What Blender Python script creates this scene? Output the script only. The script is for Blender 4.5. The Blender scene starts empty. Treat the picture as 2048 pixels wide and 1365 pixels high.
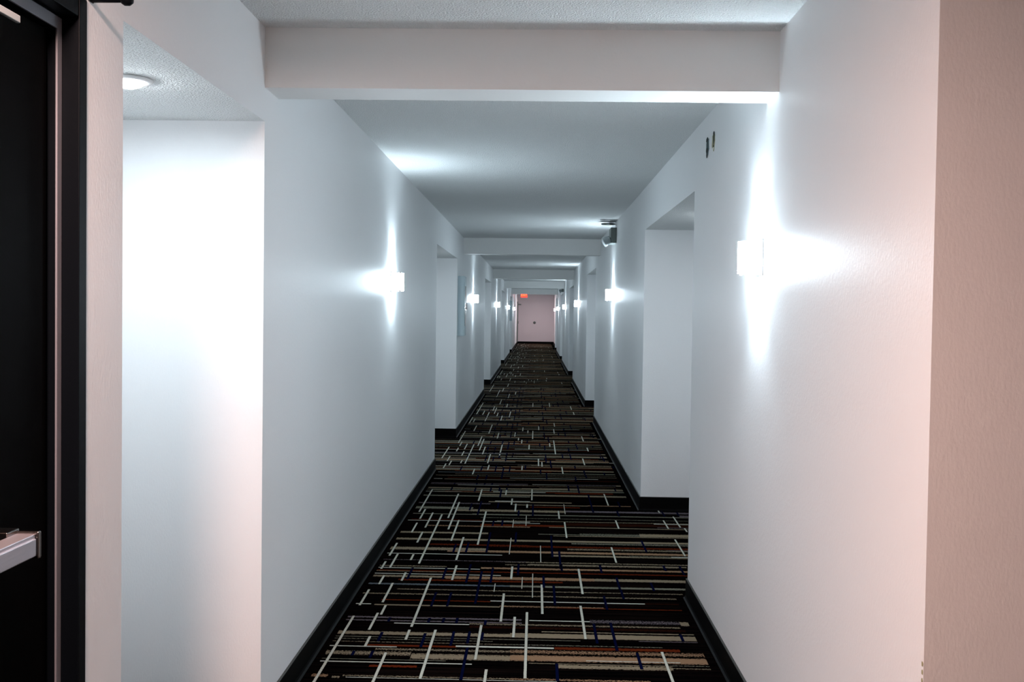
import bpy, bmesh, math, random
from mathutils import Vector, Matrix
random.seed(4)
C = bpy.context.scene.collection
PI = math.pi
# ---------------------------------------------------------------- helpers
def lin(c):
    return tuple((x/12.92 if x <= .04045 else ((x+.055)/1.055)**2.4) for x in c)
def mat(name, base=(.8,.8,.8), rough=.6, metal=0., emit=None, estr=0., bump=None, spec=.5, var=None, coat=0.):
    """bump=(scale, strength, detail, stretch xyz); var=(scale, amount) mottling of the paint itself"""
    m = bpy.data.materials.new(name); m.use_nodes = True
    nt = m.node_tree; b = nt.nodes['Principled BSDF']
    b.inputs['Base Color'].default_value = (*base, 1); b.inputs['Roughness'].default_value = rough
    b.inputs['Metallic'].default_value = metal; b.inputs['Specular IOR Level'].default_value = spec
    b.inputs['Coat Weight'].default_value = coat
    if emit: b.inputs['Emission Color'].default_value = (*emit, 1); b.inputs['Emission Strength'].default_value = estr
    tc = nt.nodes.new('ShaderNodeTexCoord')
    if bump:
        mp = nt.nodes.new('ShaderNodeMapping'); mp.inputs['Scale'].default_value = bump[3] if len(bump) > 3 else (1,1,1)
        n = nt.nodes.new('ShaderNodeTexNoise'); n.inputs['Scale'].default_value = bump[0]; n.inputs['Detail'].default_value = bump[2]
        bp = nt.nodes.new('ShaderNodeBump'); bp.inputs['Strength'].default_value = bump[1]; bp.inputs['Distance'].default_value = bump[4] if len(bump) > 4 else .004
        nt.links.new(tc.outputs['Object'], mp.inputs[0]); nt.links.new(mp.outputs[0], n.inputs['Vector'])
        nt.links.new(n.outputs['Fac'], bp.inputs['Height']); nt.links.new(bp.outputs[0], b.inputs['Normal'])
    if var:
        n2 = nt.nodes.new('ShaderNodeTexNoise'); n2.inputs['Scale'].default_value = var[0]; n2.inputs['Detail'].default_value = 3
        mx = nt.nodes.new('ShaderNodeMix'); mx.data_type = 'RGBA'
        mx.inputs[6].default_value = (*[c*(1-var[1]) for c in base], 1); mx.inputs[7].default_value = (*[min(1, c*(1+var[1])) for c in base], 1)
        nt.links.new(tc.outputs['Object'], n2.inputs['Vector']); nt.links.new(n2.outputs['Fac'], mx.inputs[0]); nt.links.new(mx.outputs[2], b.inputs['Base Color'])
    return m
def box(bm, x0, x1, y0, y1, z0, z1, mi=0, skip=()):
    v = [bm.verts.new((x, y, z)) for x in (x0, x1) for y in (y0, y1) for z in (z0, z1)]
    F = {'-x':(0,1,3,2), '+x':(4,6,7,5), '-y':(0,4,5,1), '+y':(2,3,7,6), '-z':(0,2,6,4), '+z':(1,5,7,3)}
    out = []
    for k, f in F.items():
        if k in skip: continue
        fc = bm.faces.new([v[i] for i in f]); fc.material_index = mi[k] if isinstance(mi, dict) and k in mi else (mi if isinstance(mi, int) else mi.get('*', 0)); out.append(fc)
    return v
def cyl(bm, p0, p1, r0, r1=None, n=24, caps=True):
    r1 = r0 if r1 is None else r1; p0, p1 = Vector(p0), Vector(p1); d = (p1-p0).normalized()
    a = d.orthogonal().normalized(); b = d.cross(a); A = []; B = []
    for i in range(n):
        t = 2*PI*i/n; w = a*math.cos(t)+b*math.sin(t)
        A.append(bm.verts.new(p0+w*r0)); B.append(bm.verts.new(p1+w*r1))
    for i in range(n):
        bm.faces.new((A[i], A[(i+1)%n], B[(i+1)%n], B[i])).smooth = True
    if caps: bm.faces.new(A[::-1]); bm.faces.new(B)
def lathe(bm, prof, c=(0,0,0), axis='z', n=32):
    rings = []
    for r, h in prof:
        ring = []
        for i in range(n):
            t = 2*PI*i/n; p = {'z':(r*math.cos(t), r*math.sin(t), h), 'y':(r*math.cos(t), h, r*math.sin(t)), 'x':(h, r*math.cos(t), r*math.sin(t))}[axis]
            ring.append(bm.verts.new(Vector(c)+Vector(p)))
        rings.append(ring)
    for a, b in zip(rings, rings[1:]):
        for i in range(n): bm.faces.new((a[i], a[(i+1)%n], b[(i+1)%n], b[i])).smooth = True
    for rg in (rings[0], rings[-1]): bm.faces.new(rg)
def obj(name, bm, mats, parent=None, bevel=0, seg=2, loc=None):
    bmesh.ops.recalc_face_normals(bm, faces=bm.faces)
    me = bpy.data.meshes.new(name); bm.to_mesh(me); bm.free()
    for m in (mats if isinstance(mats, (list, tuple)) else [mats]): me.materials.append(m)
    o = bpy.data.objects.new(name, me); C.objects.link(o)
    if parent: o.parent = parent
    if loc: o.location = loc
    if bevel:
        md = o.modifiers.new('bevel', 'BEVEL'); md.width = bevel; md.segments = seg; md.limit_method = 'ANGLE'; md.harden_normals = True
        for p in me.polygons: p.use_smooth = True
    return o
def struct(name, bm, mats, **k):
    o = obj(name, bm, mats, **k); o['kind'] = 'structure'; return o
def thing(name, label, cat, loc=(0,0,0), group=None, rotz=0):
    o = bpy.data.objects.new(name, None); C.objects.link(o); o.location = loc; o.rotation_euler.z = rotz; o.empty_display_size = .1
    o['label'] = label; o['category'] = cat
    if group: o['group'] = group
    return o
def dup(root, loc, label, group=None, rotz=None):
    r = root.copy(); C.objects.link(r); r.location = loc; r['label'] = label
    if group: r['group'] = group
    if rotz is not None: r.rotation_euler.z = rotz
    for ch in list(root.children):
        c = ch.copy(); C.objects.link(c); c.parent = r
        for g in list(ch.children):
            d = g.copy(); C.objects.link(d); d.parent = c
    return r

# ---------------------------------------------------------------- dimensions (metres; Y runs down the corridor)
XL, XR, H = -.943, .815, 2.454          # left wall, right wall, ceiling
SOF = 2.134                             # alcove soffits
YE = 51.5                               # end wall
NL = [(2.30,3.50),(9.60,12.10),(18.68,21.25),(27.70,30.40),(36.80,39.60)]   # alcoves on the left
NR = [(5.33,7.74),(14.0,16.45),(22.25,25.0),(31.3,33.9),(39.9,42.5)]        # alcoves on the right
BEAMS = [(3.50,3.685),(13.09,13.27),(22.15,22.33),(30.0,30.18),(39.0,39.18)]
DEEP = .62                              # alcove depth

# ---------------------------------------------------------------- materials
paint = mat('semi_gloss_wall_paint', (.80,.81,.82), .47, bump=(170, .16, 2, (1,1,.5), .004), var=(2.2, .012), spec=.4)
soffit_paint = mat('beam_paint', (.80,.80,.79), .6, bump=(90, .1, 2))
popcorn = mat('stippled_ceiling', (.77,.79,.79), .95, bump=(150, 1.0, 2, (1,1,1), .013), var=(150, .12))
vinyl = mat('black_vinyl_base', (.0012,.0012,.0014), .55, spec=.05)
vinyl_top = mat('base_lip_sheen', (.028,.028,.025), .6)  # paler grey puts the reflection along the top edge into the colour
black_metal = mat('black_painted_steel', (.002,.003,.0045), .4, spec=.06, bump=(60,.05,2))
black_door = mat('black_door_leaf', (.0006,.0005,.0005), .4, spec=.015, bump=(30,.04,3,(1,1,.2)))
silver = mat('brushed_aluminium', (.58,.58,.64), .34, .85, bump=(200,.06,2,(1,.05,1)))
dark_chrome = mat('dark_chrome', (.22,.20,.19), .2, 1.)
gasket = mat('silver_weather_seal', (.17,.18,.21), .5, .2)
glow = mat('frosted_lit_glass', (.9,.95,1), .4, emit=(.74,.90,1), estr=78)
lamp_glow = mat('lit_lamp_lens', (.9,.95,1), .4, emit=(.9,.96,1), estr=60)
warm_glow = mat('warm_lamp_lens', (1,.9,.85), .4, emit=(1,.80,.70), estr=4)
nickel = mat('satin_nickel', (.5,.52,.54), .3, 1.)
cab_white = mat('pale_blue_enamel', (.42,.52,.56), .3)
cab_dark = mat('dark_cabinet_glass', (.03,.05,.055), .12)
em_case = mat('grey_plastic', (.30,.34,.35), .4)
em_dark = mat('dark_grey_plastic', (.12,.15,.14), .5)
clear = mat('clear_lamp_lens', (.75,.8,.82), .1, spec=.8)
red_sign = mat('lit_red_sign', (.5,.02,.01), .5, emit=(1,.03,.02), estr=1.4)
red_letter = mat('lit_red_letter', (.8,.2,.05), .5, emit=(1,.13,.035), estr=2.5)
pink_paint = mat('pinkish_end_wall_paint', (.74,.69,.71), .5, bump=(60,.12,2))
hole_dark = mat('dark_gouge', (.016,.022,.022), .9)
hole_teal = mat('torn_teal_paper', (.13,.185,.20), .9)
hole_olive = mat('old_olive_paint', (.30,.29,.17), .8)
scuff_white = mat('broken_plaster', (.75,.72,.68), .9)

# ---------------------------------------------------------------- floor: carpet woven in crosswise stripes
STRIPES = [(-0.75, 0.105, 4.0705, 0.0033, 'w', 1),
(-0.807, -0.776, 4.0728, 0.0132, 't', 3),
(-0.95, -0.826, 4.0869, 0.0186, 'o', 3),
(-0.766, -0.085, 4.092, 0.0093, 't', 4),
(-0.085, 0.485, 4.0927, 0.0132, 'o', 4),
(-0.678, -0.478, 4.2113, 0.0141, 'r', 2),
(0.108, 0.596, 4.2505, 0.0242, 't', 2),
(-0.95, -0.25, 4.2536, 0.0065, 'w', 0),
(0.596, 0.821, 4.2552, 0.0057, 't', 3),
(-0.01, 0.601, 4.2834, 0.0043, 't', 2),
(-0.917, -0.363, 4.2891, 0.0036, 'g', 2),
(0.6, 0.818, 4.2894, 0.0051, 'g', 3),
(0.235, 0.637, 4.3257, 0.0044, 'w', 1),
(-0.519, -0.091, 4.34, 0.0373, 't', 2),
(-0.091, 0.821, 4.347, 0.0402, 'o', 1),
(-0.953, -0.523, 4.369, 0.0288, 't', 3),
(-0.685, -0.093, 4.4248, 0.0155, 't', 4),
(-0.093, 0.804, 4.4295, 0.0263, 'o', 4),
(-0.947, -0.595, 4.4535, 0.0063, 'w', 0),
(-0.736, -0.332, 4.4745, 0.0135, 'r', 0),
(-0.336, 0.1, 4.4802, 0.0111, 'w', 0),
(0.103, 0.658, 4.4825, 0.019, 'r', 1),
(-0.911, 0.062, 4.5196, 0.0048, 't', 3),
(-0.096, 0.585, 4.5206, 0.0056, 'g', 3),
(-0.919, -0.175, 4.5591, 0.0049, 'g', 3),
(-0.926, 0.222, 4.5904, 0.0042, 'g', 2),
(0.488, 0.818, 4.6027, 0.005, 'l', 2),
(-0.949, -0.099, 4.646, 0.0256, 't', 1),
(-0.099, 0.822, 4.6529, 0.0375, 't', 0),
(0.047, 0.773, 4.7137, 0.007, 't', 1),
(-0.295, 0.724, 4.7667, 0.0233, 'd', 3),
(-0.655, -0.297, 4.7975, 0.0073, 'w', 0),
(-0.297, 0.705, 4.8137, 0.0128, 't', 3),
(-0.935, -0.048, 4.8389, 0.0093, 'l', 2),
(0.714, 0.812, 4.8765, 0.0336, 't', 1),
(-0.012, 0.28, 4.8809, 0.0075, 'w', 0),
(0.28, 0.714, 4.8862, 0.03, 'l', 4),
(-0.946, -0.049, 4.8884, 0.0142, 'l', 2),
(0.126, 0.793, 5.1027, 0.0072, 'r', 2),
(-0.798, -0.163, 5.1039, 0.0113, 't', 0),
(-0.951, -0.816, 5.1116, 0.0083, 'w', 0),
(-0.163, 0.363, 5.1183, 0.0144, 'o', 3),
(-0.776, -0.214, 5.1956, 0.0096, 'r', 1),
(-0.214, 0.58, 5.2058, 0.0085, 'w', 0),
(0.579, 0.79, 5.2121, 0.0096, 'd', 1),
(-0.944, 0.804, 5.3096, 0.0133, 't', 3),
(-0.724, 0.801, 5.402, 0.0103, 't', 3),
(-0.121, 0.833, 5.5013, 0.0202, 'g', 1),
(-0.92, -0.121, 5.5016, 0.0167, 'b', 1),
(-0.743, 0.168, 5.5949, 0.0173, 'r', 2),
(-0.485, 0.347, 5.6613, 0.0328, 'o', 1),
(0.346, 0.857, 5.6631, 0.0302, 't', 1),
(-0.935, -0.485, 5.667, 0.0228, 't', 2),
(-0.938, -0.178, 5.7174, 0.0077, 'w', 0),
(-0.948, -0.496, 5.7862, 0.0158, 't', 2),
(-0.949, 0.891, 5.7945, 0.0119, 'r', 2),
(-0.947, -0.304, 5.8503, 0.0081, 'w', 0),
(-0.299, 0.9, 5.8832, 0.0217, 'o', 1),
(-0.94, -0.501, 5.8992, 0.0144, 't', 3),
(-0.161, 0.858, 5.9708, 0.0139, 't', 4),
(-0.028, 0.907, 5.9861, 0.0127, 't', 2),
(-0.163, 0.926, 6.0383, 0.0142, 't', 3),
(-0.906, -0.04, 6.0464, 0.0108, 'l', 4),
(-0.942, -0.187, 6.2029, 0.008, 'w', 0),
(0.126, 0.596, 6.2174, 0.0215, 't', 1),
(0.85, 0.9, 6.2312, 0.0097, 'w', 0),
(0.595, 0.851, 6.2338, 0.0173, 'g', 3),
(-0.531, 0.966, 6.2989, 0.0287, 'o', 1),
(-0.925, -0.28, 6.3438, 0.0404, 't', 2),
(0.218, 0.872, 6.3927, 0.025, 't', 4),
(0.852, 0.973, 6.4117, 0.0091, 'l', 1),
(-0.281, 0.884, 6.4522, 0.0278, 'r', 3),
(-0.68, -0.018, 6.4684, 0.0247, 'r', 3),
(0.25, 0.466, 6.5541, 0.0215, 'g', 3),
(0.851, 1.015, 6.6084, 0.0266, 'b', 1),
(-0.923, -0.019, 6.6117, 0.0309, 't', 1),
(-0.56, 0.855, 6.6144, 0.0292, 't', 0),
(0.136, 0.703, 6.7766, 0.0089, 't', 1),
(-0.923, -0.302, 6.8149, 0.0274, 't', 1),
(0.036, 0.316, 6.826, 0.0091, 'g', 1),
(0.315, 0.712, 6.8308, 0.044, 'g', 4),
(0.857, 1.049, 6.8379, 0.0389, 'n', 3),
(0.719, 0.857, 6.8429, 0.0493, 't', 1),
(-0.748, -0.021, 7.0457, 0.0205, 'o', 3),
(0.111, 0.731, 7.0553, 0.011, 't', 1),
(-0.37, 0.223, 7.096, 0.0336, 'r', 2),
(0.868, 1.092, 7.1215, 0.0281, 'l', 1),
(0.23, 0.858, 7.1624, 0.0512, 'd', 1),
(-0.139, 0.049, 7.1678, 0.0071, 'w', 0),
(-0.928, -0.022, 7.2092, 0.0092, 'w', 0),
(0.858, 1.105, 7.223, 0.0087, 'w', 0),
(-0.259, 0.859, 7.2492, 0.0131, 't', 3),
(-0.873, -0.368, 7.2518, 0.0124, 'r', 3),
(-0.382, 0.853, 7.3494, 0.009, 'g', 3),
(-0.886, -0.024, 7.458, 0.0131, 'g', 0),
(-0.45, 0.97, 7.4718, 0.017, 'g', 1),
(1.081, 1.151, 7.5202, 0.0376, 'l', 1),
(-0.586, 0.244, 7.6165, 0.0451, 't', 2),
(0.244, 1.166, 7.6345, 0.0355, 'l', 1),
(-0.928, -0.458, 7.696, 0.0488, 'g', 2),
(-0.026, 0.357, 7.7851, 0.0202, 'r', 2),
(-0.155, 0.425, 7.8636, 0.0154, 't', 1),
(0.424, 0.798, 7.8751, 0.0137, 'o', 1),
(-0.924, -0.333, 7.8879, 0.0293, 'l', 3),
(-0.352, 0.301, 7.9766, 0.0212, 't', 1),
(-0.303, -0.027, 8.002, 0.0151, 'w', 1),
(-0.923, -0.028, 8.2138, 0.0238, 'g', 1),
(-0.434, 0.808, 8.2851, 0.0381, 't', 1),
(-0.822, -0.03, 8.3981, 0.0166, 't', 2),
(0.177, 0.658, 8.4027, 0.0293, 'r', 2),
(-0.853, 0.813, 8.4895, 0.026, 'g', 1)]
BARS = [(-0.866, 3.977, 4.901, 0.0062, 'w'),
(-0.632, 3.978, 4.376, 0.0062, 'w'),
(-0.448, 4.068, 4.708, 0.0062, 'w'),
(-0.869, 5.08, 5.376, 0.0062, 'w'),
(-0.762, 5.14, 5.514, 0.0062, 'w'),
(-0.738, 4.929, 5.09, 0.0062, 'w'),
(-0.757, 4.688, 4.957, 0.0062, 'w'),
(-0.736, 4.455, 4.594, 0.0062, 'w'),
(-0.566, 4.745, 5.64, 0.0062, 'w'),
(-0.569, 4.555, 4.7, 0.0062, 'w'),
(-0.833, 5.484, 5.67, 0.0062, 'w'),
(-0.721, 5.565, 5.744, 0.0062, 'w'),
(-0.445, 5.599, 5.928, 0.0062, 'w'),
(-0.149, 4.856, 5.348, 0.0062, 'w'),
(-0.239, 4.311, 4.794, 0.0062, 'w'),
(-0.186, 4.006, 4.192, 0.0062, 'w'),
(-0.083, 4.621, 4.936, 0.0062, 'w'),
(-0.024, 4.1, 5.018, 0.0062, 'w'),
(0.052, 4.994, 5.538, 0.0062, 'w'),
(-0.118, 5.649, 5.926, 0.0062, 'w'),
(0.268, 5.368, 5.901, 0.0062, 'w'),
(0.247, 4.617, 5.149, 0.0062, 'w'),
(0.575, 4.052, 4.461, 0.0062, 'w'),
(-0.203, 5.379, 5.543, 0.0025, 'w'),
(-0.056, 5.447, 5.691, 0.0025, 'w'),
(0.002, 5.281, 5.773, 0.0025, 'w'),
(-0.49, 4.455, 4.653, 0.0062, 'n'),
(-0.36, 4.48, 4.688, 0.0062, 'n'),
(-0.287, 4.517, 4.693, 0.0062, 'n'),
(-0.283, 4.064, 4.469, 0.0062, 'n'),
(-0.226, 4.569, 4.68, 0.0062, 'n'),
(-0.222, 4.796, 4.87, 0.0062, 'n'),
(-0.36, 4.814, 4.898, 0.0062, 'n'),
(-0.425, 4.819, 4.893, 0.0062, 'n'),
(-0.494, 4.814, 4.889, 0.0062, 'n'),
(-0.686, 4.819, 4.885, 0.0062, 'n'),
(-0.69, 4.522, 4.657, 0.0062, 'n'),
(-0.29, 5.143, 5.803, 0.0062, 'n'),
(-0.23, 5.554, 5.889, 0.0062, 'n'),
(-0.364, 5.544, 5.961, 0.0062, 'n'),
(-0.499, 5.608, 5.868, 0.0062, 'n'),
(-0.694, 5.593, 5.853, 0.0062, 'n'),
(-0.508, 5.086, 5.344, 0.0062, 'n'),
(-0.428, 5.092, 5.35, 0.0062, 'n'),
(-0.772, 4.329, 4.39, 0.0062, 'n'),
(-0.691, 4.304, 4.395, 0.0062, 'n'),
(-0.082, 5.728, 5.984, 0.0062, 'n'),
(0.063, 5.479, 5.726, 0.0062, 'n'),
(0.117, 5.15, 5.531, 0.0062, 'n'),
(0.17, 5.853, 6.004, 0.0062, 'n'),
(0.398, 5.817, 5.994, 0.0062, 'n'),
(0.474, 5.475, 5.719, 0.0062, 'n'),
(0.656, 5.453, 5.621, 0.0062, 'n'),
(0.478, 5.283, 5.464, 0.0062, 'n'),
(0.378, 5.086, 5.342, 0.0062, 'n'),
(0.297, 4.555, 4.849, 0.0062, 'n'),
(0.379, 4.464, 4.874, 0.0062, 'n'),
(0.691, 4.613, 4.715, 0.0062, 'n'),
(0.464, 4.233, 4.439, 0.0062, 'n'),
(0.108, 4.075, 4.282, 0.0062, 'n'),
(0.774, 5.886, 6.024, 0.0062, 'n'),
(0.869, 5.8, 6.004, 0.0062, 'n'),
(-0.848, 7.514, 8.482, 0.0062, 'w'),
(-0.813, 7.258, 7.62, 0.0062, 'w'),
(-0.743, 6.963, 7.491, 0.0062, 'w'),
(-0.67, 5.955, 7.432, 0.0062, 'w'),
(-0.615, 7.307, 8.297, 0.0062, 'w'),
(-0.58, 6.92, 7.93, 0.0062, 'w'),
(-0.531, 6.573, 7.237, 0.0062, 'w'),
(-0.353, 6.474, 7.578, 0.0062, 'w'),
(-0.458, 6.058, 6.684, 0.0062, 'w'),
(-0.817, 6.801, 7.119, 0.0062, 'w'),
(-0.745, 6.504, 6.821, 0.0062, 'w'),
(-0.871, 6.136, 6.481, 0.0062, 'w'),
(-0.826, 5.839, 6.185, 0.0062, 'w'),
(-0.729, 6.037, 6.181, 0.0062, 'w'),
(-0.872, 5.815, 5.993, 0.0062, 'w'),
(-0.434, 8.0, 8.524, 0.0062, 'w'),
(-0.227, 8.275, 8.546, 0.0062, 'w'),
(-0.17, 7.859, 8.122, 0.0062, 'w'),
(-0.136, 7.598, 7.899, 0.0062, 'w'),
(-0.048, 7.745, 7.889, 0.0062, 'w'),
(-0.05, 7.083, 7.44, 0.0025, 'w'),
(-0.141, 7.016, 7.288, 0.0025, 'w'),
(-0.144, 6.229, 6.684, 0.0025, 'w'),
(-0.933, 6.21, 7.201, 0.0025, 'w'),
(-0.479, 7.6, 7.884, 0.0062, 'n'),
(-0.409, 7.44, 7.983, 0.0062, 'n'),
(-0.27, 8.171, 8.541, 0.0062, 'n'),
(-0.272, 7.706, 7.941, 0.0062, 'n'),
(-0.109, 7.434, 7.635, 0.0062, 'n'),
(-0.287, 6.263, 6.847, 0.0062, 'n'),
(-0.113, 6.545, 6.862, 0.0062, 'n'),
(-0.414, 6.253, 6.544, 0.0062, 'n'),
(-0.492, 6.247, 6.475, 0.0062, 'n'),
(-0.218, 7.068, 7.265, 0.0062, 'n'),
(-0.282, 7.048, 7.228, 0.0062, 'n'),
(-0.013, 8.069, 8.568, 0.0055, 'w'),
(0.189, 7.348, 7.644, 0.0055, 'w'),
(0.224, 6.722, 7.234, 0.0055, 'w'),
(0.583, 7.898, 8.41, 0.0055, 'w'),
(0.595, 7.042, 7.326, 0.0055, 'w'),
(0.949, 7.635, 7.814, 0.0055, 'w'),
(0.942, 7.072, 7.358, 0.0055, 'w'),
(1.032, 7.122, 7.502, 0.0055, 'w'),
(1.057, 6.975, 7.097, 0.0055, 'w'),
(0.941, 6.271, 6.733, 0.0055, 'w'),
(0.501, 6.068, 6.469, 0.0055, 'w'),
(0.237, 7.521, 7.917, 0.0025, 'w'),
(0.049, 6.042, 6.478, 0.0025, 'w'),
(0.45, 7.602, 8.38, 0.0062, 'n'),
(0.669, 7.855, 8.064, 0.0062, 'n'),
(0.632, 7.465, 7.686, 0.0062, 'n'),
(0.121, 6.173, 6.776, 0.0062, 'n'),
(0.165, 5.885, 6.339, 0.0062, 'n'),
(0.713, 6.35, 6.677, 0.0062, 'n'),
(0.971, 7.496, 7.702, 0.0062, 'n'),
(1.081, 7.537, 7.68, 0.0062, 'n'),
(-0.003, 7.437, 7.893, 0.0062, 'n'),
(-0.867, 11.573, 12.754, 0.006, 'w'),
(-0.831, 11.316, 11.667, 0.006, 'w'),
(-0.759, 11.034, 11.498, 0.006, 'w'),
(-0.68, 9.98, 11.464, 0.006, 'w'),
(-0.833, 10.864, 11.147, 0.006, 'w'),
(-0.94, 10.327, 11.217, 0.006, 'w'),
(-0.63, 11.342, 12.217, 0.006, 'w'),
(-0.593, 10.974, 11.978, 0.006, 'w'),
(-0.563, 12.531, 13.545, 0.006, 'w'),
(-0.361, 10.505, 11.639, 0.006, 'w'),
(-0.543, 10.669, 11.268, 0.006, 'w'),
(-0.459, 10.038, 10.679, 0.006, 'w'),
(-0.752, 10.531, 10.874, 0.006, 'w'),
(-0.869, 10.125, 10.48, 0.006, 'w'),
(-0.827, 9.863, 10.165, 0.006, 'w'),
(-0.724, 10.007, 10.212, 0.006, 'w'),
(-0.865, 9.668, 9.957, 0.006, 'w'),
(-0.438, 9.593, 9.908, 0.006, 'w'),
(-0.564, 9.311, 9.64, 0.006, 'w'),
(-0.441, 12.047, 12.601, 0.006, 'w'),
(-0.682, 13.967, 15.239, 0.006, 'w'),
(-0.364, 14.555, 15.608, 0.006, 'w'),
(-0.47, 14.065, 14.752, 0.006, 'w'),
(-0.639, 15.481, 16.231, 0.006, 'w'),
(-0.598, 15.025, 15.981, 0.006, 'w'),
(-0.546, 14.668, 15.185, 0.006, 'w'),
(-0.855, 14.912, 16.824, 0.006, 'w'),
(-0.761, 14.85, 15.461, 0.006, 'w'),
(-0.881, 13.683, 14.473, 0.006, 'w'),
(-0.835, 13.816, 14.274, 0.006, 'w'),
(-0.763, 12.769, 13.394, 0.006, 'w'),
(-0.573, 16.6, 17.566, 0.006, 'w'),
(-0.446, 16.092, 16.715, 0.006, 'w'),
(-0.682, 18.073, 19.726, 0.006, 'w'),
(-0.47, 17.9, 18.787, 0.006, 'w'),
(-0.362, 18.694, 19.664, 0.006, 'w'),
(-0.861, 19.313, 21.213, 0.006, 'w'),
(-0.56, 20.699, 21.586, 0.006, 'w'),
(-0.62, 19.361, 20.268, 0.006, 'w'),
(-0.031, 16.25, 16.882, 0.006, 'w'),
(-0.02, 12.056, 12.875, 0.006, 'w'),
(-0.149, 12.857, 13.25, 0.006, 'w'),
(-0.082, 12.651, 12.921, 0.006, 'w'),
(0.055, 12.996, 13.457, 0.006, 'w'),
(0.247, 12.645, 13.136, 0.006, 'w'),
(0.265, 13.428, 13.856, 0.006, 'w'),
(0.176, 11.36, 11.665, 0.006, 'w'),
(-0.145, 11.623, 11.944, 0.006, 'w'),
(-0.057, 11.123, 11.502, 0.006, 'w'),
(-0.187, 11.892, 12.13, 0.006, 'w'),
(0.045, 9.899, 10.409, 0.006, 'w'),
(0.079, 9.871, 10.169, 0.006, 'w'),
(-0.114, 9.629, 9.881, 0.006, 'w'),
(0.227, 10.762, 11.948, 0.006, 'w'),
(0.575, 11.9, 12.383, 0.006, 'w'),
(0.588, 11.041, 11.329, 0.006, 'w'),
(0.5, 10.017, 10.464, 0.006, 'w'),
(0.271, 9.432, 9.861, 0.006, 'w'),
(0.574, 15.847, 16.444, 0.006, 'w'),
(0.585, 15.068, 15.45, 0.006, 'w'),
(0.24, 16.297, 17.026, 0.006, 'w'),
(-0.237, 12.271, 12.682, 0.006, 'w')]
def carpet_base():
    m = bpy.data.materials.new('black_carpet'); m.use_nodes = True; nt = m.node_tree; b = nt.nodes['Principled BSDF']
    b.inputs['Roughness'].default_value = 1; b.inputs['Specular IOR Level'].default_value = 0
    tc = nt.nodes.new('ShaderNodeTexCoord'); mp = nt.nodes.new('ShaderNodeMapping'); mp.inputs['Scale'].default_value = (1.2, 60, 1)
    n = nt.nodes.new('ShaderNodeTexNoise'); n.inputs['Scale'].default_value = 1; n.inputs['Detail'].default_value = 4
    r = nt.nodes.new('ShaderNodeValToRGB'); e = r.color_ramp.elements
    e[0].position = .45; e[0].color = (.0005,.0005,.0006,1); e[1].position = .70; e[1].color = (.006,.0035,.003,1)
    nt.links.new(tc.outputs['Object'], mp.inputs[0]); nt.links.new(mp.outputs[0], n.inputs['Vector']); nt.links.new(n.outputs['Fac'], r.inputs[0]); nt.links.new(r.outputs[0], b.inputs['Base Color'])
    return m
def yarn(name, col, rag):
    """a stripe whose long edges fray and whose yarn breaks up: uv.y runs -1..1 across it, uv.x is metres along it"""
    m = bpy.data.materials.new(name); m.use_nodes = True; nt = m.node_tree; L = nt.links.new; b = nt.nodes['Principled BSDF']
    b.inputs['Roughness'].default_value = 1; b.inputs['Specular IOR Level'].default_value = 0
    uv = nt.nodes.new('ShaderNodeUVMap'); uv.uv_map = 'UVMap'; sp = nt.nodes.new('ShaderNodeSeparateXYZ'); L(uv.outputs[0], sp.inputs[0])
    tc = nt.nodes.new('ShaderNodeTexCoord'); mp = nt.nodes.new('ShaderNodeMapping'); mp.inputs['Scale'].default_value = (100 if rag >= 3 else 75, 170, 1)
    n = nt.nodes.new('ShaderNodeTexNoise'); n.inputs['Scale'].default_value = 1; n.inputs['Detail'].default_value = 3; n.inputs['Roughness'].default_value = .65
    L(tc.outputs['Object'], mp.inputs[0]); L(mp.outputs[0], n.inputs['Vector'])
    def M(op, a, b_=None, clamp=False):
        q = nt.nodes.new('ShaderNodeMath'); q.operation = op; q.use_clamp = clamp
        for i, x in enumerate((a, b_)):
            if x is None: continue
            if isinstance(x, (int, float)): q.inputs[i].default_value = x
            else: L(x, q.inputs[i])
        return q.outputs[0]
    av = M('ABSOLUTE', sp.outputs['Y'])
    k = [.7, 2.4, 4.2, 6.8, 8.6][rag]; off = [.93, .95, .95, .62, .50][rag]
    s = M('ADD', av, M('MULTIPLY', M('SUBTRACT', n.outputs['Fac'], .5), k))
    mask = M('MULTIPLY', M('SUBTRACT', off, s), 6, True)
    n3 = nt.nodes.new('ShaderNodeTexNoise'); mp3 = nt.nodes.new('ShaderNodeMapping'); mp3.inputs['Scale'].default_value = (9, 300, 1)
    L(tc.outputs['Object'], mp3.inputs[0]); L(mp3.outputs[0], n3.inputs['Vector']); n3.inputs['Scale'].default_value = 1
    shade = M('ADD', .72, M('MULTIPLY', n3.outputs['Fac'], .56))
    cm = nt.nodes.new('ShaderNodeMix'); cm.data_type = 'RGBA'; cm.blend_type = 'MULTIPLY'; cm.inputs[0].default_value = 1
    cm.inputs[6].default_value = (*col, 1); cb = nt.nodes.new('ShaderNodeCombineColor')
    for i in range(3): L(shade, cb.inputs[i])
    L(cb.outputs[0], cm.inputs[7])
    mx = nt.nodes.new('ShaderNodeMix'); mx.data_type = 'RGBA'; mx.inputs[6].default_value = (.0012,.0012,.0015,1)
    L(mask, mx.inputs[0]); L(cm.outputs[2], mx.inputs[7]); L(mx.outputs[2], b.inputs['Base Color'])
    return m
COL = {'t':(.165,.135,.092),'o':(.19,.118,.07),'g':(.125,.122,.092),'l':(.085,.072,.080),'b':(.065,.078,.088),'r':(.070,.012,.004),'d':(.014,.004,.002),'w':(.38,.39,.34),'n':(.0012,.0025,.016)}
fmats = [carpet_base()]; idx = {}
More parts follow.
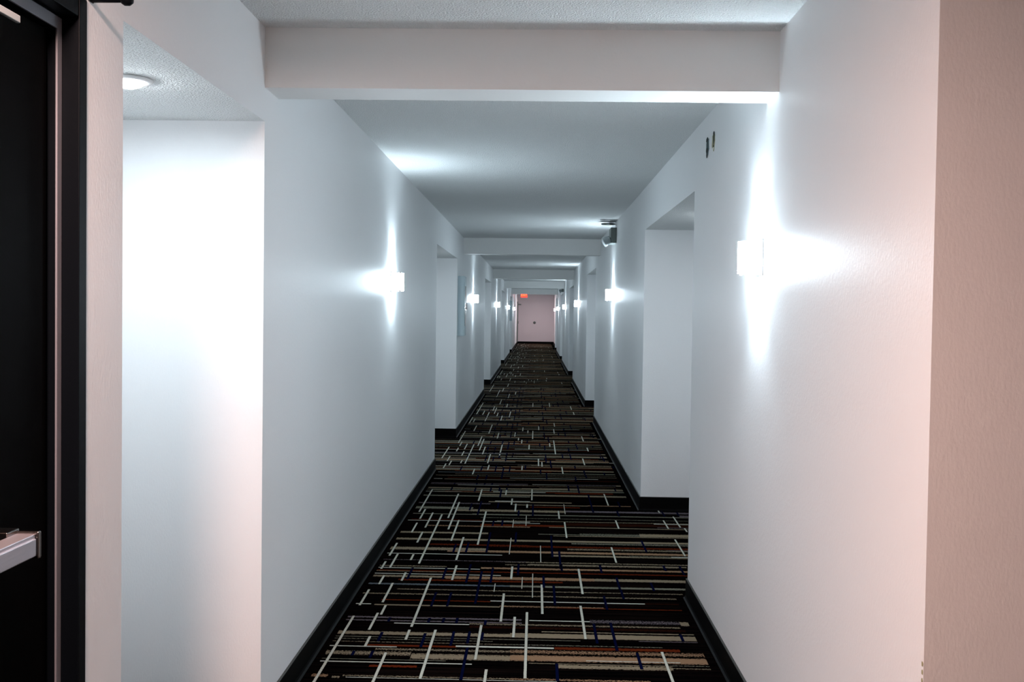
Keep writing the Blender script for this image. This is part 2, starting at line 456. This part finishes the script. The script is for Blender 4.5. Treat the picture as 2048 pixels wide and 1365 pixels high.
def fm(c, rag):
    if (c, rag) not in idx:
        idx[(c, rag)] = len(fmats); fmats.append(yarn('carpet_yarn', COL[c], rag))
    return idx[(c, rag)]
def near(v, lst):
    for a, b in lst:
        if a < v < b: return True
    return False
def carpet():
    bm = bmesh.new(); uvl = bm.loops.layers.uv.new('UVMap')
    box(bm, -2.2, 3.2, -4, YE+.1, -.1, 0)
    def quad(x0, x1, y, w, z, c, rag, vertical=False):
        if vertical: cs = [(x0-w, y[0]), (x0+w, y[0]), (x0+w, y[1]), (x0-w, y[1])]; uvs = [(y[0], -1), (y[0], 1), (y[1], 1), (y[1], -1)]
        else: cs = [(x0, y-w), (x1, y-w), (x1, y+w), (x0, y+w)]; uvs = [(x0, -1), (x1, -1), (x1, 1), (x0, 1)]
        f = bm.faces.new([bm.verts.new((a, b, z)) for a, b in cs]); f.material_index = fm(c, rag)
        for l, t in zip(f.loops, uvs): l[uvl].uv = t
    P = 1.97; n = [0]
    def stripe(s, dy, ext):
        x0, x1, y, w, c, rag = s; y += dy
        if y > YE-.1 or y < -3.8: return
        if ext:
            if x0 < -.45 and near(y, NL): x0 = XL-DEEP+.1
            if x1 > .45 and near(y, NR): x1 = XR+DEEP-.1
        if near(y, NL) is False: x0 = max(x0, XL+.05)
        if near(y, NR) is False: x1 = min(x1, XR-.06)
        n[0] += 1
        quad(x0, x1, y, w, .0006+(n[0] % 40)*.00003+(.0008 if c == 'w' else 0), c, rag)
    for s in STRIPES: stripe(s, 0, s[2] > 6)
    win = [s for s in STRIPES if 4.43 <= s[2] < 6.40]
    for k in list(range(-4, 0))+list(range(2, 25)):
        for s in win:
            if k == -1 and s[2] > 6.0: continue
            stripe(s, k*P, True)
    def bar(b, dy):
        x, y0, y1, w, c = b; w *= 1.12
        if y1+dy > YE-.1: return
        quad(x, 0, (y0+dy, y1+dy), w, .0026 if c == 'n' else .0023, c, 0, True)
    for b in BARS: bar(b, 0)
    for b in [b for b in BARS if 11.7 < b[1] < 21.55]:
        for k in (1, 2, 3): bar(b, k*9.85)
    for b in [b for b in BARS if b[4] == 'n' and 4.43 < b[1] < 6.4]:
        for k in range(2, 8): bar(b, k*P)
    for b in [b for b in BARS if 4.43 < b[1] and b[2] < 8.3]:
        [bar(b, k) for k in (-3.94, -7.88) if b[2]+k < 3.9]
    bmesh.ops.recalc_face_normals(bm, faces=bm.faces[:6])
    me = bpy.data.meshes.new('floor'); bm.to_mesh(me); bm.free()
    for m in fmats: me.materials.append(m)
    o = bpy.data.objects.new('floor', me); C.objects.link(o); o['kind'] = 'structure'
carpet()

# ---------------------------------------------------------------- walls with their alcoves
def wall(side, X, alcoves, y0, holes=()):
    """side -1 left, +1 right; one closed run of plaster with alcoves cut out of it"""
    bm = bmesh.new(); XO = X+side*(DEEP+.15); XB = X+side*DEEP
    def bx(a, b, *r, **k): box(bm, min(a, b), max(a, b), *r, **k)
    y = y0
    for a, b in alcoves:
        bx(X, XO, y, a, 0, H)
        bx(X, XO, a, b, SOF, H, mi={'-z':1, '*':0}); bx(XB, XO, a, b, 0, SOF)
        y = b
    return bm, y, bx
# left: door recess, then the alcoves
DY0, DY1, DZ = 1.12, 2.112, 2.122
bm, y, bx = wall(-1, XL, [(DY0, DY1)]+NL, -4)
# refill: the door opening is shallow and lower
bx(XL, XL-DEEP-.15, y, YE+.1, 0, H)
bx(XL-.12, XL-DEEP, DY0, DY1, 0, SOF); bx(XL, XL-.12, DY0, DY1, DZ, SOF)
struct('wall_left', bm, [paint, popcorn])
bm, y, bx = wall(1, XR, NR, 2.115)
bx(XR, XR+DEEP+.15, y, 43.0, 0, H); bx(XR+.085, XR+DEEP+.15, 43.0, YE+.1, 0, H)
bx(XR+DEEP+.15, 3.2, 2.115, 2.4, 0, H)
wr = struct('wall_right', bm, [paint, popcorn])
bm = bmesh.new(); box(bm, XL, XR+.085, YE, YE+.1, 0, H); struct('wall_end', bm, pink_paint)
bm = bmesh.new(); box(bm, -1.7, 3.3, -4.1, -4, 0, H); struct('wall_back', bm, paint)
bm = bmesh.new(); box(bm, 3.2, 3.3, -4, 2.4, 0, H); struct('wall_side', bm, paint)
bm = bmesh.new(); box(bm, -1.72, 3.3, -4.1, YE+.1, H, H+.1); struct('ceiling', bm, popcorn)
for i, (a, b) in enumerate(BEAMS):
    bm = bmesh.new(); box(bm, XL, XR, a, b, 2.249, H); struct('trim_%d' % (i+1), bm, soffit_paint)

# ---------------------------------------------------------------- black vinyl base along every wall and into the alcoves
def base(name, pts, side):
    """pts: plan polyline along the wall face; side: which way the room lies (+1 = left of travel)"""
    bm = bmesh.new(); T = .009; HB = .105
    def offs(i):
        p = Vector(pts[i]); ns = []
        for a, b in ((i-1, i), (i, i+1)):
            if a < 0 or b >= len(pts): continue
            d = (Vector(pts[b])-Vector(pts[a])).normalized(); ns.append(Vector((-d.y, d.x))*side)
        v = ns[0] if len(ns) == 1 else (ns[0]+ns[1])
        return v
    prof = [(0.0005, 0), (.020, 0), (.0125, .006), (T, .016), (T, HB-.003), (T-.002, HB), (0.0005, HB)]
    rows = [[bm.verts.new((pts[i][0]+offs(i).x*o, pts[i][1]+offs(i).y*o, z)) for o, z in prof] for i in range(len(pts))]
    for a, b in zip(rows, rows[1:]):
        for k in range(len(prof)-1):
            f = bm.faces.new((a[k], b[k], b[k+1], a[k+1])); f.material_index = 1 if k >= 4 else 0
    for r in (rows[0], rows[-1]): bm.faces.new(r)
    return struct(name, bm, [vinyl, vinyl_top])
pl = [(XL, DY1+.03)]
for a, b in NL: pl += [(XL, a), (XL-DEEP, a), (XL-DEEP, b), (XL, b)]
pl += [(XL, YE), (XR+.085, YE)]
base('baseboard_left', pl, -1)
pr_ = [(3.2, 2.115), (XR, 2.115)]
for a, b in NR: pr_ += [(XR, a), (XR+DEEP, a), (XR+DEEP, b), (XR, b)]
pr_ += [(XR, 43.0), (XR+.085, 43.0), (XR+.085, YE-.02)]
base('baseboard_right', pr_, 1)

# ---------------------------------------------------------------- black exit door on the near left
d = bpy.data.objects.new('door_1', None); C.objects.link(d); d.location = (XL, 1.6, 0); d['kind'] = 'structure'
d['label'] = 'black exit door in a black steel frame with a silver push bar'; d['category'] = 'door'
def L(v): return (v[0]-XL, v[1]-1.6, v[2])
bm = bmesh.new(); ox, oy = XL, 1.6
# casing (stands 12 mm proud), jambs
def lb(x0, x1, y0, y1, z0, z1, b=None): box(b if b is not None else bm, x0-ox, x1-ox, y0-oy, y1-oy, z0, z1)
lb(XL-.04, XL+.002, DY1-.036, DY1-.001, 0, DZ-.001); lb(XL-.04, XL+.002, DY0+.001, DY0+.042, 0, DZ-.001); lb(XL-.04, XL+.002, DY0+.042, DY1-.042, DZ-.045, DZ-.001)
lb(XL-.10, XL-.04, DY1-.030, DY1-.001, 0, DZ-.001); lb(XL-.10, XL-.04, DY0+.001, DY0+.030, 0, DZ-.001); lb(XL-.10, XL-.04, DY0+.030, DY1-.030, DZ-.034, DZ-.001)
lb(XL-.095, XL-.0385, DY1-.055, DY1-.030, 0, DZ-.034); lb(XL-.095, XL-.0385, DY0+.03, DY1-.055, DZ-.074, DZ-.034)
obj('door_frame', bm, black_metal, d, bevel=.002)
bm = bmesh.new(); lb(XL-.095, XL-.050, DY0+.034, DY1-.070, .008, DZ-.078); 
leaf = obj('door_leaf', bm, black_door, d, bevel=.002)
bm = bmesh.new(); lb(XL-.0384, XL-.034, DY1-.057, DY1-.037, .01, DZ-.049); lb(XL-.0384, XL-.034, DY0+.034, DY1-.057, DZ-.074, DZ-.049)
obj('weather_strip', bm, gasket, d, bevel=.001)
# push bar
bm = bmesh.new(); lb(-.941, -.905, 1.20, 1.822, 1.028, 1.070); lb(-.9065, -.9015, 1.20, 1.818, 1.030, 1.0625)
bar_ = obj('push_bar', bm, silver, d, bevel=.002)
bm = bmesh.new(); lb(-.945, -.899, 1.822, 1.834, 1.024, 1.074); lb(XL-.05, -.94, 1.79, 1.834, 1.02, 1.078)
obj('end_cap', bm, dark_chrome, bar_, bevel=.003)
bm = bmesh.new(); lb(XL-.05, -.940, 1.15, 1.81, 1.034, 1.064); obj('bar_rail', bm, black_metal, bar_, bevel=.002)
# closer
bm = bmesh.new(); lb(-.993+.0, -.950, 1.42, 1.70, 1.955, 2.015); cl = obj('door_closer', bm, black_metal, d, bevel=.005)
bm = bmesh.new(); lb(-.963, -.955, 1.30, 1.865, 2.004, 2.018); obj('closer_arm', bm, em_case, cl, bevel=.002)

# black rod above the frame
t = thing('wall_rod', 'short black metal rod with a rounded knob, on the wall above the black door frame', 'rod', (XL, 2.128, 2.1285))
bm = bmesh.new(); cyl(bm, (.003, 0, 0), (.068, 0, .0005), .0065, n=20); obj('rod', bm, black_metal, t)
bm = bmesh.new(); lathe(bm, [(.001,-.013),(.008,-.0115),(.0125,-.005),(.0125,.005),(.008,.0115),(.001,.013)], (.078,0,0), 'x', 20); obj('knob', bm, black_metal, t)
bm = bmesh.new(); box(bm, .0005, .004, -.011, .011, -.005, .03); obj('bracket', bm, black_metal, t, bevel=.001)

# ---------------------------------------------------------------- wall sconces
def make_sconce(label, loc):
    t = thing('wall_sconce', label, 'wall light', loc, 'half-round wall sconces along the corridor')
    bm = bmesh.new(); box(bm, .0005, .010, -.060, .060, -.066, .066); obj('backplate', bm, nickel, t, bevel=.002)
    bm = bmesh.new(); n = 20; rows = []
    for z in (-.058, .058):
        rows.append([bm.verts.new((.010+.070*math.sin(PI*i/n), -.060*math.cos(PI*i/n), z)) for i in range(n+1)])
    for i in range(n): bm.faces.new((rows[0][i], rows[0][i+1], rows[1][i+1], rows[1][i])).smooth = True
    bm.faces.new(rows[0]); bm.faces.new(rows[1][::-1]); bm.faces.new((rows[0][0], rows[1][0], rows[1][n], rows[0][n]))
    obj('glass_shade', bm, glow, t)
    for s in (-1, 1):
        bm = bmesh.new(); box(bm, .055, .066, -.045, -.037, s*.058-.006, s*.058+.006); obj('clip', bm, nickel, t, bevel=.001)
    return t
def beam_light(x, y, z, up, sgn, e, spot=1.9):
    l = bpy.data.lights.new('sconce_bulb', 'SPOT'); l.energy = e; l.color = (.75,.90,1); l.shadow_soft_size = .02
    l.spot_size = spot; l.spot_blend = .9
    o = bpy.data.objects.new('sconce_bulb', l); C.objects.link(o); o.location = (x-sgn*.03, y, z+(.072 if up else -.072))
    o.rotation_euler = (PI if up else 0, 0, 0)
    if True: # lean slightly away from the wall
        o.rotation_euler = ((PI if up else 0), (.22*sgn if not up else .22*sgn), 0)
LS = [(6.61,'glowing half-round wall sconce on the left wall, the nearest one on that side'),
      (15.16,'glowing half-round wall sconce on the left wall just beyond the pale blue cabinet'),
      (24.16,'glowing half-round wall sconce, third along the left wall'),
      (33.17,'small bright wall sconce, fourth along the left wall'),
      (41.88,'smallest bright wall sconce on the left wall, last before the exit door at the end')]
RS = [(3.75,'largest glowing half-round wall sconce, on the right wall just behind the first ceiling beam'),
      (10.86,'glowing half-round wall sconce on the right wall below the grey emergency light'),
      (19.69,'glowing half-round wall sconce, third along the right wall'),
      (28.39,'small bright wall sconce, fourth along the right wall'),
      (36.86,'small bright wall sconce, fifth along the right wall'),
      (46.63,'smallest bright wall sconce, last on the right wall beside the pink end wall')]
SZ = 1.70
s0 = None
for (ys, lab) in LS:
    if s0 is None: s0 = make_sconce(lab, (XL, ys, SZ-.02)); 
    else: dup(s0, (XL, ys, SZ), lab)
    for up in (0, 1): beam_light(XL, ys, SZ, up, -1, 11)
for (ys, lab) in RS:
    x = XR if ys < 43 else XR+.085
    dup(s0, (x, ys, SZ), lab, rotz=PI)
    for up in (0, 1): beam_light(x, ys, SZ, up, 1, 11)

# ---------------------------------------------------------------- lamp in the soffit of the near left alcove
t = thing('recessed_lamp', 'round bright downlight in the stippled soffit of the near left alcove', 'ceiling light', (-1.165, 2.88, SOF))
bm = bmesh.new(); lathe(bm, [(.045,-.001),(.066,-.001),(.068,-.004),(.062,-.009),(.046,-.010)], n=40); obj('trim_ring', bm, mat('white_trim_ring', (.8,.8,.8), .4), t)
bm = bmesh.new(); lathe(bm, [(.001,-.026),(.02,-.0245),(.036,-.018),(.044,-.010),(.045,-.002)], n=32); obj('lens', bm, lamp_glow, t)
def alcove(x, y, e):
    l = bpy.data.lights.new('alcove_bulb', 'AREA'); l.shape = 'DISK'; l.size = .09; l.energy = e; l.color = (.80,.92,1)
    o = bpy.data.objects.new('alcove_bulb', l); C.objects.link(o); o.location = (x, y, SOF-.035)
alcove(-1.165, 2.88, 5.2)
lampt = t
for i, (a, b) in enumerate(NL[1:]): alcove(XL-.34, (a+b)/2, 2.6)
for i, (a, b) in enumerate(NR):
    if i != 2: alcove(XR+.34, (a+b)/2, 2.6)
dup(lampt, (XR+.34, sum(NR[0])/2, SOF), 'round downlight inside the soffit of the nearest right alcove', 'downlights in the alcove soffits')
dup(lampt, (XL-.34, sum(NL[1])/2, SOF), 'round downlight inside the soffit of the second left alcove', 'downlights in the alcove soffits')
lampt['group'] = 'downlights in the alcove soffits'

# ---------------------------------------------------------------- cabinets, emergency lights, gouges, exit sign
def make_cabinet(label, loc):
    t = thing('wall_cabinet', label, 'cabinet', loc)      # origin: back centre bottom, faces +X
    bm = bmesh.new(); box(bm, .0005, .074, -.15, .15, 0, .72); obj('cabinet_body', bm, cab_white, t, bevel=.003)
    bm = bmesh.new(); box(bm, .0745, .084, -.147, .147, .003, .717); dr = obj('cabinet_door', bm, cab_white, t, bevel=.002)
    bm = bmesh.new(); box(bm, .0845, .0865, -.10, .12, .12, .60); obj('glass_panel', bm, cab_dark, dr)
    bm = bmesh.new(); box(bm, .0845, .10, .125, .14, .32, .40); obj('handle', bm, nickel, dr, bevel=.002)
    return t
c0 = make_cabinet('pale blue box cabinet on the left wall, beside the second left sconce', (XL, 12.36, 1.21))
dup(c0, (XL, 36.35, 1.24), 'small greenish box cabinet far down the left wall, between the last two left sconces')
def make_em(label, loc):
    t = thing('emergency_light', label, 'emergency light', loc)   # on the right wall, faces -X
    bm = bmesh.new(); box(bm, -.060, -.0005, -.13, .13, -.085, .075); obj('housing', bm, em_dark, t, bevel=.006)
    bm = bmesh.new(); lathe(bm, [(.001,.125),(.072,.125),(.076,.119),(.072,.112),(.001,.110)], (-.079,-.02,0), n=32); obj('cover_plate', bm, em_dark, t)
    for sy in (-.07, .07):
        bm = bmesh.new(); lathe(bm, [(.001,-.03),(.034,-.03),(.046,.01),(.050,.035),(.046,.036)], (0,0,0), 'z', 24)
        R = Matrix.Translation((-.088, sy-.02, -.055)) @ Matrix.Rotation(.5 if sy < 0 else -.5, 4, 'X') @ Matrix.Rotation(-2.1, 4, 'Y')
        bmesh.ops.transform(bm, matrix=R, verts=bm.verts); h = obj('lamp_head', bm, em_case, t)
        bm = bmesh.new(); lathe(bm, [(.001,.046),(.025,.043),(.044,.036),(.044,.033)], (0,0,0), 'z', 24)
        bmesh.ops.transform(bm, matrix=R, verts=bm.verts); obj('lens', bm, clear, h)
    return t
e0 = make_em('grey twin-head emergency light high on the right wall, just before the second beam', (XR, 10.62, 2.31))
dup(e0, (XR, 30.55, 2.25), 'tiny grey emergency light far down the right wall, above the small fourth sconce')
def blob(bm, cy, cz, ry, rz, x, seed, n=18, mi=0, dx=0):
    rnd = random.Random(seed); k = [.78+.4*rnd.random() for _ in range(n)]
    vs = [bm.verts.new((x, cy+ry*math.cos(2*PI*i/n)*k[i], cz+rz*math.sin(2*PI*i/n)*k[i])) for i in range(n)]
    back = [bm.verts.new((x+dx, v.co.y, v.co.z)) for v in vs]
    f = bm.faces.new(vs); f.material_index = mi
    for i in range(n): bm.faces.new((vs[i], vs[(i+1)%n], back[(i+1)%n], back[i])).material_index = mi
t = thing('wall_gouge', 'narrow teal-grey gouge in the right wall plaster, the lower left of two', 'wall damage', (XR, 4.945, 2.302), 'gouges in the right wall')
bm = bmesh.new(); blob(bm, 0, 0, .036, .045, -.003, 3, dx=.0028); obj('torn_edge', bm, hole_teal, t)
bm = bmesh.new(); blob(bm, .005, .032, .022, .010, -.0045, 4, dx=.0012); blob(bm, -.006, -.022, .026, .013, -.0045, 5, dx=.0012); blob(bm, .002, -.042, .014, .014, -.0046, 6, dx=.0012); blob(bm, -.022, .005, .008, .02, -.0046, 16, dx=.0012); obj('dark_hole', bm, hole_dark, t)
t = thing('wall_gouge', 'olive-edged gouge in the right wall plaster, the upper right of two', 'wall damage', (XR, 4.775, 2.298), 'gouges in the right wall')
bm = bmesh.new(); blob(bm, .004, 0, .034, .043, -.003, 7, dx=.0028); obj('torn_edge', bm, hole_olive, t)
bm = bmesh.new(); blob(bm, -.014, .012, .013, .030, -.0045, 8, dx=.0012); blob(bm, -.010, -.024, .010, .006, -.0045, 9, dx=.0012); blob(bm, -.012, .036, .014, .007, -.0046, 19, dx=.0012); obj('dark_hole', bm, hole_dark, t)
bm = bmesh.new(); blob(bm, .0, -.034, .018, .006, -.0047, 29, dx=.0012); obj('crumbled_plaster', bm, scuff_white, t)
# chips on the near right corner
for i, z in enumerate((.765, .748, .730)):
    bm = bmesh.new(); blob(bm, 2.121, z, .0035, .006, XR-.0012, 40+i, 9, dx=.001); obj('corner_chip', bm, hole_olive, wr)
# exit sign
t = thing('exit_sign', 'small glowing red exit sign hanging from the ceiling near the end of the corridor', 'sign', (-.53, 44.0, 2.30))
bm = bmesh.new(); box(bm, -.14, .14, -.02, .02, -.095, .095); hs = obj('sign_housing', bm, red_sign, t, bevel=.004)
bm = bmesh.new(); cyl(bm, (0,0,.095), (0,0,H-2.30-.001), .01, n=10); obj('stem', bm, em_case, t)
cu = bpy.data.curves.new('lettering', 'FONT'); cu.body = 'EXIT'; cu.size = .13; cu.align_x = 'CENTER'; cu.align_y = 'CENTER'; cu.extrude = .002; cu.materials.append(red_letter)
tmp = bpy.data.objects.new('tmp', cu); C.objects.link(tmp); dg = bpy.context.evaluated_depsgraph_get(); me = bpy.data.meshes.new_from_object(tmp.evaluated_get(dg)); bpy.data.objects.remove(tmp)
o = bpy.data.objects.new('lettering', me); C.objects.link(o); o.parent = hs; o.location = (0, -.0225, 0); o.rotation_euler = (PI/2, 0, 0)

# ---------------------------------------------------------------- the far end: exit door on the left, plate on the end wall
d = bpy.data.objects.new('door_2', None); C.objects.link(d); d.location = (XL, 50.3, 0); d['kind'] = 'structure'
d['label'] = 'narrow dark-edged exit door on the left at the far end'; d['category'] = 'door'
bm = bmesh.new()
for y0, y1, z1 in ((-.52,-.46,2.10),(.46,.52,2.10)): box(bm, .0005, .05, y0, y1, 0.11, z1)
box(bm, .0005, .05, -.46, .46, 2.04, 2.10); obj('door_frame', bm, em_dark, d)
bm = bmesh.new(); box(bm, .0005, .018, -.455, .455, .11, 2.035); lf = obj('door_leaf', bm, pink_paint, d)
bm = bmesh.new(); box(bm, .018, .07, .30, .42, 1.0, 1.13); box(bm, .018, .045, .33, .39, .30, .38); obj('lever_handle', bm, em_dark, lf)
bm = bmesh.new(); box(bm, .018, .20, .05, .35, 1.93, 1.99); obj('door_closer', bm, em_dark, lf)
t = thing('wall_plate', 'small dark round plate in the middle of the pink end wall', 'wall plate', (-.075, YE, 1.06))
bm = bmesh.new(); lathe(bm, [(.001,-.03),(.05,-.028),(.065,-.012),(.07,-.0005)], axis='y', n=20); obj('plate', bm, em_dark, t)

# ---------------------------------------------------------------- lights of the place, plus added fills
def area(name, loc, size, e, col, rot=(0,0,0), shape='DISK'):
    l = bpy.data.lights.new(name, 'AREA'); l.shape = shape; l.size = size; l.energy = e; l.color = col
    o = bpy.data.objects.new(name, l); C.objects.link(o); o.location = loc; o.rotation_euler = rot; return o
# round warm ceiling lamp above the lobby, behind the viewer
t = thing('ceiling_lamp', 'round warm ceiling lamp in the lobby before the corridor', 'ceiling light', (-.785, 1.17, H))
bm = bmesh.new(); lathe(bm, [(.001,-.07),(.08,-.065),(.13,-.045),(.15,-.012),(.15,-.0005)], n=40); obj('lamp_shade', bm, warm_glow, t)
area('lobby_light', (-.785, 1.17, H-.09), .24, 45, (1,.64,.54))
area('lobby_light', (1.0, -1.5, H-.03), .5, 4, (1,.72,.64))  # bare warm fill added to the lobby, no lamp hangs here
# end bay: added warm fill without a fixture, brightens the far end
area('end_bay_fill', (.1, 48.6, H-.03), .4, 20, (1,.80,.82))
w = bpy.data.worlds.new('World'); bpy.context.scene.world = w; w.use_nodes = True
w.node_tree.nodes['Background'].inputs[0].default_value = (.6,.7,.8,1); w.node_tree.nodes['Background'].inputs[1].default_value = .02

# ---------------------------------------------------------------- camera
yaw, pitch, roll = .0233, .0265, .0137
cy, sy = math.cos(yaw), math.sin(yaw)
f = Vector((-sy*math.cos(pitch), cy*math.cos(pitch), -math.sin(pitch))); r = Vector((cy, sy, 0)); u = r.cross(f)
c, s = math.cos(roll), math.sin(roll); r, u = c*r+s*u, c*u-s*r
cam = bpy.data.cameras.new('camera'); co = bpy.data.objects.new('camera', cam); C.objects.link(co)
M = Matrix((r, u, -f)).transposed().to_4x4(); M.translation = (0, 0, 1.482); co.matrix_world = M
cam.sensor_width = 36; cam.lens = 2036/2048*36; cam.clip_start = .05; cam.clip_end = 200
sc = bpy.context.scene; sc.camera = co
sc.view_settings.view_transform = 'Standard'; sc.view_settings.look = 'None'; sc.view_settings.exposure = 1.0; sc.view_settings.gamma = 1
sc.view_settings.use_curve_mapping = False
sc.cycles.max_bounces = 10; sc.cycles.diffuse_bounces = 8; sc.cycles.use_denoising = True; sc.cycles.sample_clamp_indirect = 6
